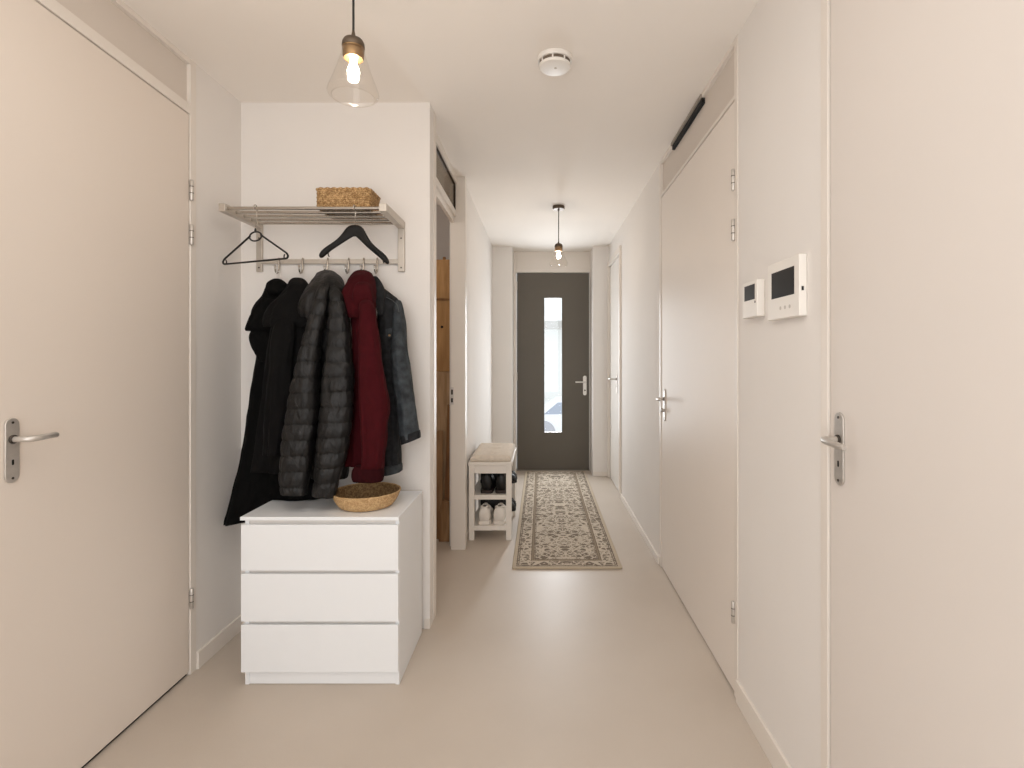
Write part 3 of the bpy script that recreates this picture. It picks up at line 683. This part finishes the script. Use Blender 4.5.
# 5: denim jacket
c5 = thing('denim_jacket', 'dark blue denim jacket, rightmost on the hooks', 'coat', (-.68, 2.42, .8))
secs = [S(289,376,385,2.47,.02), S(295,376,393,2.462,.04), S(301,377,399.5,2.455,.05), S(315,378,401.5,2.45,.056), S(345,379,402,2.448,.058), S(400,382,400.5,2.446,.056), S(440,384,400,2.446,.054), (384.5,466,400,464,2.446,.052)]
obj('body', garment(secs, fold=.006, k=5, seed=17, rough=.004), DEN, c5, smooth=180)
secs = [S(464,383.8,401.2,2.444,.057), S(467,383.6,401.8,2.444,.059), (383.8,474.5,401.5,471,2.444,.057)]
obj('waistband', garment(secs, fold=.002, k=6, seed=17, rough=.003, step=1.2), DENL, c5, smooth=180)
secs = [S(277,373,377,2.475,.012), S(281,373.5,380.5,2.455,.022), S(290,374.5,385,2.425,.030), S(300,375.5,384.5,2.395,.024), S(309,377,384,2.38,.016), S(315.5,379.5,382.5,2.376,.008)]
obj('collar', garment(secs, fold=.003, k=3, seed=18, rough=.003, step=1.3), DEN, c5, smooth=180)
secs = [S(301,396.5,400.5,2.43,.022), S(308,394.5,402.5,2.42,.036), S(325,393.5,405.5,2.405,.046), S(345,391.5,407,2.395,.048), S(370,392.5,410.5,2.385,.05), S(400,396,414.5,2.378,.048), S(425,399,418,2.372,.045), (401.5,441,420,435,2.37,.042)]
obj('sleeve', garment(secs, fold=.005, k=4, seed=19, rough=.006), DENL, c5, smooth=180)
secs = [(400.6,436,419.6,430,2.37,.046), (401,439,420.3,433,2.37,.047), (401.8,444.5,420.3,437.5,2.37,.045)]
obj('cuff', garment(secs, fold=.001, k=4, seed=19, rough=.002, step=1.2), DEN, c5, smooth=180)
obj('pocket_flap', MB().loft([[at(x, y, 2.388-q) for x, y in ((385.5,329),(393.5,327.5),(393.3,335),(389.5,338.5),(385.8,335.5))] for q in (-.012,.004)]), DENL, c5, bevel=.001)
for (x, y) in ((389.5,335.5),):
    obj('button', MB().lathe([(.005,0),(.005,-.003),(.002,-.004)], at(x, y, 2.384), 14, 'y', True, True), BRASS, c5)
obj('shoulder_seam', MB().tube([at(386,297,2.41), at(392,300,2.40), at(397.5,305,2.39), at(399,312,2.372)], .0016, 6), DEND, c5, smooth=60)

# ------------------------------------------------------------------ pendants
def pendant(x, Y, zb, label):
    X = (x-VX)*Y/F
    t = thing('pendant_lamp', label, 'lamp', (X, Y, H), 'glass pendant lamps')
    zs = zb+.138                      # lower edge of the brass holder
    obj('canopy', MB().lathe([(.001,0),(.047,0),(.05,-.003),(.05,-.024),(.046,-.028),(.008,-.028),(.008,-.036),(.003,-.04)], (X,Y,H), 32, cap0=True, cap1=True), BRONZE, t)
    obj('cord', MB().tube([(X,Y,H-.036), (X,Y,zs+.085)], .0036, 10), CORD, t, smooth=60)
    obj('cord_grip', MB().lathe([(.004,0),(.0055,-.01),(.009,-.022)], (X,Y,zs+.088), 16, cap0=True, cap1=True), BRONZE, t)
    obj('cap', MB().lathe([(.009,0),(.018,-.001),(.028,-.007),(.033,-.016),(.0345,-.028),(.0335,-.031)], (X,Y,zs+.066), 36, cap0=True, cap1=True), BRONZE, t, smooth=60)
    obj('socket', MB().lathe([(.031,0),(.0335,-.002),(.0335,-.006),(.031,-.007),(.032,-.010),(.032,-.028),(.029,-.036),(.018,-.037)], (X,Y,zs+.036), 36, cap0=True, cap1=True), BRASS, t, smooth=50)
    prof = [(.0325,.030),(.035,.015),(.041,-.005),(.049,-.030),(.058,-.056),(.067,-.080),(.0735,-.096),(.0755,-.106),(.0735,-.113),(.067,-.118),(.062,-.119)]
    pr = [(r_*1.02, h_) for r_, h_ in prof]
    obj('glass_shade', MB().lathe(pr, (X,Y,zs), 56), GLS, t, smooth=180)
    obj('shade_rim', MB().tube([(X+.0645*math.cos(a), Y+.0645*math.sin(a), zs-.119) for a in [2*PI*k/48 for k in range(48)]], .0013, 6, closed=True), GLS, t, smooth=180)
    b = obj('bulb', MB().lathe([(.0085,-.001),(.009,-.012),(.0115,-.020),(.0155,-.029),(.0175,-.038),(.0165,-.047),(.012,-.055),(.006,-.059),(.001,-.060)], (X,Y,zs), 28, cap0=True, cap1=True), BULBG, t, smooth=180)
    return X, zs
pendant(353.4, 1.62, 2.133, 'near clear-glass pendant lamp with brass holder above the coats')
pendant(558.6, 4.33, 2.090, 'far clear-glass pendant lamp with brass holder in front of the grey door')

# ------------------------------------------------------------------ smoke detector
X, Y = .0585, 2.19
sd = thing('smoke_detector', 'round white smoke detector on the ceiling', 'smoke detector', (X, Y, H))
obj('base', MB().lathe([(.066,0),(.073,-.002),(.0735,-.016),(.071,-.020)], (X,Y,H), 48, cap0=True, cap1=True), PLW, sd)
obj('vent_ring', MB().lathe([(.064,0),(.064,-.012)], (X,Y,H-.020), 48, cap0=True, cap1=True), mat('vent_brown', rgb(104,92,80), .7), sd)
for k in range(8):
    a = 2*PI*k/8+.62; c, s_ = math.cos(a), math.sin(a); w_ = .003
    p = [(X+c*.0635-s_*w_, Y+s_*.0635+c*w_), (X+c*.0665-s_*w_, Y+s_*.0665+c*w_), (X+c*.0665+s_*w_, Y+s_*.0665-c*w_), (X+c*.0635+s_*w_, Y+s_*.0635-c*w_)]
    obj('vent_rib', MB().prism([(q[0], q[1], H-.032) for q in p], (0,0,.012)), PLW, sd, smooth=0)
cv = obj('cover', MB().lathe([(.064,0),(.067,-.002),(.067,-.007),(.063,-.012),(.050,-.014),(.001,-.0145)], (X,Y,H-.032), 48, cap0=True, cap1=True), PLW, sd, smooth=40)
obj('test_button', MB().lathe([(.006,0),(.006,-.002),(.004,-.003)], (X+.003,Y-.004,H-.0462), 16, cap0=True, cap1=True), PLB, cv)

# ------------------------------------------------------------------ thermostat and intercom
t = thing('thermostat', 'small white wall thermostat with dark screen beside the larger intercom', 'thermostat', (XR, 1.85, 1.48))
b = obj('housing', MB().box(XR-.029, XR, 1.785, 1.915, 1.484, 1.612), PLW, t, bevel=.004)
obj('screen', MB().box(XR-.0296, XR-.0285, 1.803, 1.893, 1.545, 1.598), SCREEN, b, smooth=0)
obj('button', MB().lathe([(.004,0),(.004,-.001)], (XR-.029, 1.800, 1.535), 12, 'x', True, True), SCREW, b)
t = thing('intercom', 'white video intercom panel with large dark screen on the right wall', 'intercom', (XR, 1.61, 1.46))
b = obj('housing', MB().box(XR-.024, XR, 1.503, 1.713, 1.462, 1.643), PLW, t, bevel=.004)
obj('screen', MB().box(XR-.0246, XR-.0235, 1.532, 1.682, 1.529, 1.612), SCREEN, b, smooth=0)
for k in range(3):
    obj('button', MB().lathe([(.006,0),(.006,-.0006),(.0045,-.0008)], (XR-.024, 1.56+k*.03, 1.495), 14, 'x', True, True), PLB, b)
obj('side_switch', MB().box(XR-.017, XR-.011, 1.5015, 1.5035, 1.536, 1.548), BLK, b, smooth=0)

# ------------------------------------------------------------------ shoe bench
x0, x1, y0, y1 = -.530, -.2165, 3.816, 4.43; hb = .576
WPAINT = mat('bench_white', rgb(232,226,218), .45, noise_scale=6, noise_amt=.02)
bn = thing('shoe_bench', 'white wooden shoe bench with two shelves on the left of the hall', 'bench', ((x0+x1)/2, (y0+y1)/2, 0))
obj('seat', MB().box(x0-.004, x1+.006, y0-.006, y1+.006, hb-.026, hb), WPAINT, bn, bevel=.003)
for a, b in ((x0, y0), (x1-.04, y0), (x0, y1-.04), (x1-.04, y1-.04)):
    obj('leg', MB().box(a, a+.04, b, b+.04, 0, hb-.026), WPAINT, bn, bevel=.003)
for b in (y0+.006, y1-.024):
    obj('apron', MB().box(x0+.04, x1-.04, b, b+.018, hb-.085, hb-.026), WPAINT, bn, bevel=.002)
for a in (x0+.006, x1-.024):
    obj('apron', MB().box(a, a+.018, y0+.04, y1-.04, hb-.06, hb-.026), WPAINT, bn, bevel=.002)
for z in (.315, .088):
    sh_ = obj('shelf', MB().box(x0+.01, x1-.01, y0+.012, y1-.012, z, z+.016), WPAINT, bn, bevel=.002)
    for b in (y0+.006, y1-.024):
        obj('shelf_rail', MB().box(x0+.04, x1-.04, b, b+.018, z-.016, z+.018), WPAINT, sh_, bevel=.002)
# cushion
CUS = cloth('beige_linen', rgb(224,213,199), .9, .1, .12, 40, .3, 500, .2)
cu = MB(); nx, ny = 14, 28; cx0, cx1, cy0, cy1 = x0+.008, x1-.004, y0+.004, y1+.0
tufts = [(.5, v) for v in (.2,.5,.8)]
def ctop(u, v):
    e = min(u, 1-u)*(cx1-cx0); f = min(v, 1-v)*(cy1-cy0); k = min(e, f)
    h = .046*(1-math.exp(-(k+.010)/.012))
    for a, b in tufts:
        d_ = math.hypot((u-a)*(cx1-cx0), (v-b)*(cy1-cy0)); h -= .018*math.exp(-(d_/.03)**2)
    return h+.001*noise.noise(Vector((u*6, v*14, 0)))
vs = []; fs = []
for i in range(nx+1):
    for j in range(ny+1):
        u, v = i/nx, j/ny; vs.append((cx0+u*(cx1-cx0), cy0+v*(cy1-cy0), hb+.001+ctop(u, v)))
for i in range(nx+1):
    for j in range(ny+1):
        u, v = i/nx, j/ny; vs.append((cx0+.004+u*(cx1-cx0-.008), cy0+.004+v*(cy1-cy0-.008), hb+.001))
Nn = (nx+1)*(ny+1); ix = lambda i, j: i*(ny+1)+j
for i in range(nx):
    for j in range(ny):
        fs.append((ix(i,j), ix(i+1,j), ix(i+1,j+1), ix(i,j+1))); fs.append(tuple(Nn+q for q in (ix(i,j), ix(i,j+1), ix(i+1,j+1), ix(i+1,j))))
for i in range(nx):
    fs.append((ix(i,0), Nn+ix(i,0), Nn+ix(i+1,0), ix(i+1,0))); fs.append((ix(i,ny), ix(i+1,ny), Nn+ix(i+1,ny), Nn+ix(i,ny)))
for j in range(ny):
    fs.append((ix(0,j), ix(0,j+1), Nn+ix(0,j+1), Nn+ix(0,j))); fs.append((ix(nx,j), Nn+ix(nx,j), Nn+ix(nx,j+1), ix(nx,j+1)))
ct = thing('seat_cushion', 'flat beige tufted cushion on top of the shoe bench', 'cushion', ((cx0+cx1)/2, (cy0+cy1)/2, hb))
obj('pad', MB().add(vs, fs), CUS, ct, smooth=180)
for a, b in tufts:
    obj('tuft_button', MB().lathe([(.010,0),(.010,.003),(.006,.006),(.001,.007)], (cx0+a*(cx1-cx0), cy0+b*(cy1-cy0), hb+.032), 16, cap0=True, cap1=True), CUS, ct, smooth=60)

# ------------------------------------------------------------------ shoes
def lerp(tab, s):
    for (a, v), (b, w_) in zip(tab, tab[1:]):
        if s <= b: 
            t_ = (s-a)/(b-a); t_ = t_*t_*(3-2*t_); return v+(w_-v)*t_
    return tab[-1][1]
def shoe(name, label, loc, ang, M_up, M_sole, M_in, L=.27, group=None, W=1.0, hi=1.0):
    t = thing(name, label, 'shoe', loc, group)
    R = Matrix.Rotation(ang, 4, 'Z'); off = Vector(loc)
    wid = [(0,.028),(.05,.037),(.2,.041),(.4,.039),(.6,.043),(.75,.047),(.88,.042),(.96,.028),(1,.010)]
    hgt = [(0,.072),(.05,.085),(.12,.082),(.25,.066),(.40,.070),(.5,.076),(.6,.064),(.75,.046),(.9,.036),(1,.016)]
    def T(p): return R @ Vector(p) + off
    rings = []; n = 26
    for i in range(31):
        s = i/30; w_ = lerp(wid, s)*W; h = lerp(hgt, s)*hi
        pw = .75
        ring = []
        for k in range(n):
            a = 2*PI*k/n; c, q = math.cos(a), math.sin(a)
            nar = 1-(.20 if s < .4 else .30)*max(0, q)**1.6
            ring.append(T((math.copysign(abs(c)**pw, c)*w_*nar, s*L, .008+((h+.010)/2)*(1+math.copysign(abs(q)**.8, q)))))
        rings.append(ring)
    up = obj('upper', MB().loft(rings), M_up, t, smooth=180)
    rings = []
    for i in range(31):
        s = i/30; w_ = lerp(wid, s)*W+.004; rings.append([T((x_, s*(L+.008)-.004, z_)) for x_, z_ in ((-w_,.003),(-w_+.004,0),(w_-.004,0),(w_,.003),(w_,.021),(w_-.003,.024),(-w_+.003,.024),(-w_,.021))])
    obj('sole', MB().loft(rings), M_sole, t, smooth=50)
    # collar and the dark opening
    pts = []; 
    for k in range(28):
        a = 2*PI*k/28; yy = .062+.060*math.cos(a); s = yy/L
        h = lerp(hgt, max(0, min(1, s)))*hi
        zz = .016+h+.012*max(0, -math.cos(a))**3+.004*max(0, math.cos(a))
        pts.append(T((.0275*W*math.sin(a), yy, zz)))
    obj('collar', MB().tube(pts, .0062, 8, closed=True), M_up, t, smooth=180)
    c = sum(pts, Vector())/28
    obj('opening', MB().loft([[c+(p-c)*.95+Vector((0,0,.0015)) for p in pts], [c+(p-c)*.3+Vector((0,0,-.002)) for p in pts]], cap0=False), M_in, t, smooth=60)
    tg = [T((x_, y_, z_)) for x_, y_, z_ in ((-.018,.118,.078),(.018,.118,.078),(.020,.110,.094*hi),(-.020,.110,.094*hi))]
    obj('tongue', MB().prism(tg, R @ Vector((0,.007,.002))), M_up, t, bevel=.003)
    lc = MB()
    for k in range(5):
        s = .44+.055*k; h = lerp(hgt, s)*hi; w_ = .019
        lc.tube([T((-w_, s*L, .014+h*.93)), T((-w_*.4, s*L+.004, .0205+h)), T((w_*.4, s*L+.006, .0205+h)), T((w_, s*L+.008, .014+h*.93))], .0026, 6)
    obj('laces', lc, M_sole, t, smooth=60)
    return t
SW = mat('white_leather', rgb(236,230,222), .5, noise_scale=20, noise_amt=.04); SWS = mat('white_rubber', rgb(228,221,212), .6); SWI = mat('shoe_lining', rgb(92,84,76), .9)
SB = mat('black_leather', rgb(16,15,15), .5, noise_scale=20, noise_amt=.2); SBS = mat('black_rubber', rgb(20,19,19), .7); SBI = mat('black_lining', rgb(10,9,9), .9); SBR = mat('dark_sole', rgb(44,26,24), .6)
zl_, zu_ = .1045, .3315
shoe('sneaker', 'left shoe of the white pair, heel out, on the lower bench shelf', (-.421, 3.86, zl_), .03, SW, SWS, SWI, .285, W=1.16, hi=1.3, group='white sneakers on the lower shelf')
shoe('sneaker', 'right shoe of the white pair, heel out, on the lower bench shelf', (-.312, 3.86, zl_), -.03, SW, SWS, SWI, .285, W=1.16, hi=1.3, group='white sneakers on the lower shelf')
shoe('shoe', 'left black shoe, heel out, on the upper bench shelf', (-.405, 3.87, zu_), .02, SB, SBR, SBI, .28, W=1.1, hi=1.55, group='black shoes on the bench shelves')
shoe('shoe', 'right black shoe, heel out, on the upper bench shelf', (-.297, 3.87, zu_), -.02, SB, SBR, SBI, .28, W=1.1, hi=1.55, group='black shoes on the bench shelves')
shoe('shoe', 'black shoe behind the white pair with its toe out on the aisle side, lower shelf', (-.488, 4.225, zl_), -PI/2, SB, SBS, SBI, .28, W=1.0, hi=1.4, group='black shoes on the bench shelves')
shoe('shoe', 'black shoe deepest on the lower shelf with its toe out on the aisle side', (-.490, 4.335, zl_), -PI/2, SB, SBS, SBI, .28, W=1.0, hi=1.4, group='black shoes on the bench shelves')
shoe('shoe', 'black shoe behind the black pair with its toe out on the aisle side, upper shelf', (-.485, 4.225, zu_), -PI/2, SB, SBS, SBI, .285, W=1.0, hi=1.3, group='black shoes on the bench shelves')
shoe('shoe', 'black shoe deepest on the upper shelf with its toe out on the aisle side', (-.487, 4.338, zu_), -PI/2, SB, SBS, SBI, .285, W=1.0, hi=1.3, group='black shoes on the bench shelves')

# ------------------------------------------------------------------ runner rug
rx0, rx1, ry0, ry1 = -.178, .512, 3.302, 6.12
def rug_mat():
    m = mat('rug_pattern', rgb(190,175,155), .95, spec=.1)
    nt = m.node_tree; N = nt.nodes; Lk = nt.links; b = N['Principled BSDF']
    tc = N.new('ShaderNodeTexCoord'); sx = N.new('ShaderNodeSeparateXYZ'); Lk.new(tc.outputs['Object'], sx.inputs[0])
    def math_(op, a, b_=None, c=None):
        n = N.new('ShaderNodeMath'); n.operation = op
        for i, q in enumerate((a, b_, c)):
            if q is None: continue
            if isinstance(q, (int, float)): n.inputs[i].default_value = q
            else: Lk.new(q, n.inputs[i])
        return n.outputs[0]
    hw = (rx1-rx0)/2; hl = (ry1-ry0)/2
    ax = math_('ABSOLUTE', sx.outputs[0]); ay = math_('ABSOLUTE', sx.outputs[1])
    ex = math_('SUBTRACT', hw, ax); ey = math_('SUBTRACT', hl, ay); e = math_('MINIMUM', ex, ey)   # distance from the edge
    cb = N.new('ShaderNodeCombineXYZ'); Lk.new(ax, cb.inputs[0]); Lk.new(sx.outputs[1], cb.inputs[1])
    def band(lo, hi): return math_('MULTIPLY', math_('GREATER_THAN', e, lo), math_('LESS_THAN', e, hi))
    # flowers: voronoi cells, petals by angle-free rings
    v = N.new('ShaderNodeTexVoronoi'); v.inputs['Scale'].default_value = 16; v.inputs['Randomness'].default_value = .6; Lk.new(cb.outputs[0], v.inputs['Vector'])
    nz = N.new('ShaderNodeTexNoise'); nz.inputs['Scale'].default_value = 60; nz.inputs['Detail'].default_value = 2; Lk.new(cb.outputs[0], nz.inputs['Vector'])
    dd = math_('ADD', v.outputs['Distance'], math_('MULTIPLY_ADD', nz.outputs['Fac'], .8, -.40))
    flower = math_('MULTIPLY', math_('LESS_THAN', dd, .50), math_('GREATER_THAN', dd, .16))
    fring = math_('MULTIPLY', math_('LESS_THAN', dd, .62), math_('GREATER_THAN', dd, .50))
    ve = N.new('ShaderNodeTexVoronoi'); ve.feature = 'DISTANCE_TO_EDGE'; ve.inputs['Scale'].default_value = 13.0; ve.inputs['Randomness'].default_value = .8; Lk.new(cb.outputs[0], ve.inputs['Vector'])
    vine = math_('LESS_THAN', ve.outputs['Distance'], .04)
    v2 = N.new('ShaderNodeTexVoronoi'); v2.inputs['Scale'].default_value = 34; v2.inputs['Randomness'].default_value = .9; Lk.new(cb.outputs[0], v2.inputs['Vector'])
    leaf = math_('LESS_THAN', math_('ADD', v2.outputs['Distance'], math_('MULTIPLY_ADD', nz.outputs['Fac'], .5, -.25)), .57)
    def mix(fac, a, c):
        n = N.new('ShaderNodeMix'); n.data_type = 'RGBA'
        if isinstance(fac, float): n.inputs[0].default_value = fac
        else: Lk.new(fac, n.inputs[0])
        for s_, q in (('A', a), ('B', c)):
            if isinstance(q, tuple): n.inputs[s_].default_value = q
            else: Lk.new(q, n.inputs[s_])
        return n.outputs['Result']
    base_ = rgb(196,184,168); dark = rgb(122,110,98); mid = rgb(126,114,101); lt = rgb(204,192,175)
    c = mix(leaf, base_, dark); c = mix(fring, c, lt); c = mix(flower, c, mid); c = mix(vine, c, lt)
    # borders
    c = mix(band(.020, .027), c, dark); c = mix(band(.032, .038), c, dark)
    c = mix(band(.112, .134), c, rgb(128,114,98)); c = mix(band(.118, .128), c, rgb(150,136,118)); c = mix(band(.104, .109), c, lt); c = mix(band(.138,.142), c, dark)
    c = mix(math_('LESS_THAN', e, .018), c, rgb(192,179,160))
    n3 = N.new('ShaderNodeTexNoise'); n3.inputs['Scale'].default_value = 300; Lk.new(tc.outputs['Object'], n3.inputs['Vector'])
    rr_ = N.new('ShaderNodeValToRGB'); rr_.color_ramp.elements[0].color = (.78,.78,.78,1); rr_.color_ramp.elements[1].color = (1.1,1.1,1.1,1); Lk.new(n3.outputs['Fac'], rr_.inputs['Fac'])
    mm = N.new('ShaderNodeMix'); mm.data_type = 'RGBA'; mm.blend_type = 'MULTIPLY'; mm.inputs[0].default_value = 1; Lk.new(c, mm.inputs['A']); Lk.new(rr_.outputs['Color'], mm.inputs['B'])
    Lk.new(mm.outputs['Result'], b.inputs['Base Color'])
    bp = N.new('ShaderNodeBump'); bp.inputs['Strength'].default_value = .5; bp.inputs['Distance'].default_value = .003
    Lk.new(n3.outputs['Fac'], bp.inputs['Height']); Lk.new(bp.outputs[0], b.inputs['Normal'])
    return m
rg = thing('runner_rug', 'long beige runner rug with grey floral pattern leading to the front door', 'rug', ((rx0+rx1)/2, (ry0+ry1)/2, 0))
obj('pile', MB().box(rx0, rx1, ry0, ry1, .0005, .010), rug_mat(), rg, bevel=.003)
bd_ = mat('rug_binding', rgb(190,175,153), .95, bump=.4, bump_scale=300)
obj('bound_edge', MB().tube(rounded([Vector(((rx0+rx1)/2, ry0, .0065)), Vector((rx1, ry0, .0065)), Vector((rx1, ry1, .0065)), Vector((rx0, ry1, .0065)), Vector((rx0, ry0, .0065)), Vector(((rx0+rx1)/2-.001, ry0, .0065))], .01), .006, 8, closed=True), bd_, rg, smooth=60)

# ------------------------------------------------------------------ camera
cam = bpy.data.cameras.new('camera'); co = bpy.data.objects.new('camera', cam); COL.objects.link(co)
cam.sensor_fit = 'HORIZONTAL'; cam.sensor_width = 36; cam.lens = 36*F/1024
cam.shift_x = (512-VX)/1024; cam.shift_y = -(384-VY)/1024
cam.clip_start = .02; cam.clip_end = 200
co.location = (0, 0, CAMZ); co.rotation_euler = (PI/2, 0, 0)
scn.camera = co

# ------------------------------------------------------------------ light
wd = bpy.data.worlds.new('sky'); scn.world = wd; wd.use_nodes = True
bgn = wd.node_tree.nodes['Background']; bgn.inputs[0].default_value = (.92,.96,1.0,1); bgn.inputs[1].default_value = 1.5
def area(name, loc, rot, sx, sy, power, col):
    l = bpy.data.lights.new(name, 'AREA'); l.shape = 'RECTANGLE'; l.size = sx; l.size_y = sy; l.energy = power; l.color = col
    o = bpy.data.objects.new(name, l); COL.objects.link(o); o.location = loc; o.rotation_euler = rot
    return o
def point(name, loc, power, col, r=.02):
    l = bpy.data.lights.new(name, 'POINT'); l.energy = power; l.color = col; l.shadow_soft_size = r
    o = bpy.data.objects.new(name, l); COL.objects.link(o); o.location = loc
    return o
area('window_daylight', (-.35, YB+.02, 1.45), (PI/2, 0, 0), 1.6, 2.0, 31.5, (1.0,.985,.975))
area('ceiling_fill', (-.5, .6, H-.03), (0, 0, 0), 1.3, 1.3, 10, (1.0,.965,.92))  # added fill out of view, evens out walls, floor and coats; no fixture modelled
area('door_daylight', ((gx0+gx1)/2, 6.30, 1.25), (-PI/2, 0, 0), .21, 1.58, 33, (.94,.965,1.0))
point('storage_fill', (-1.15, 3.2, 2.3), 3.6, (1.0,.93,.84), .06)  # added fill with no visible source, brightens the boards through the doorway
scn.view_settings.view_transform = 'Standard'
scn.view_settings.look = 'None'
scn.view_settings.exposure = 0.0
scn.cycles.max_bounces = 12
scn.cycles.diffuse_bounces = 8
scn.cycles.transparent_max_bounces = 16
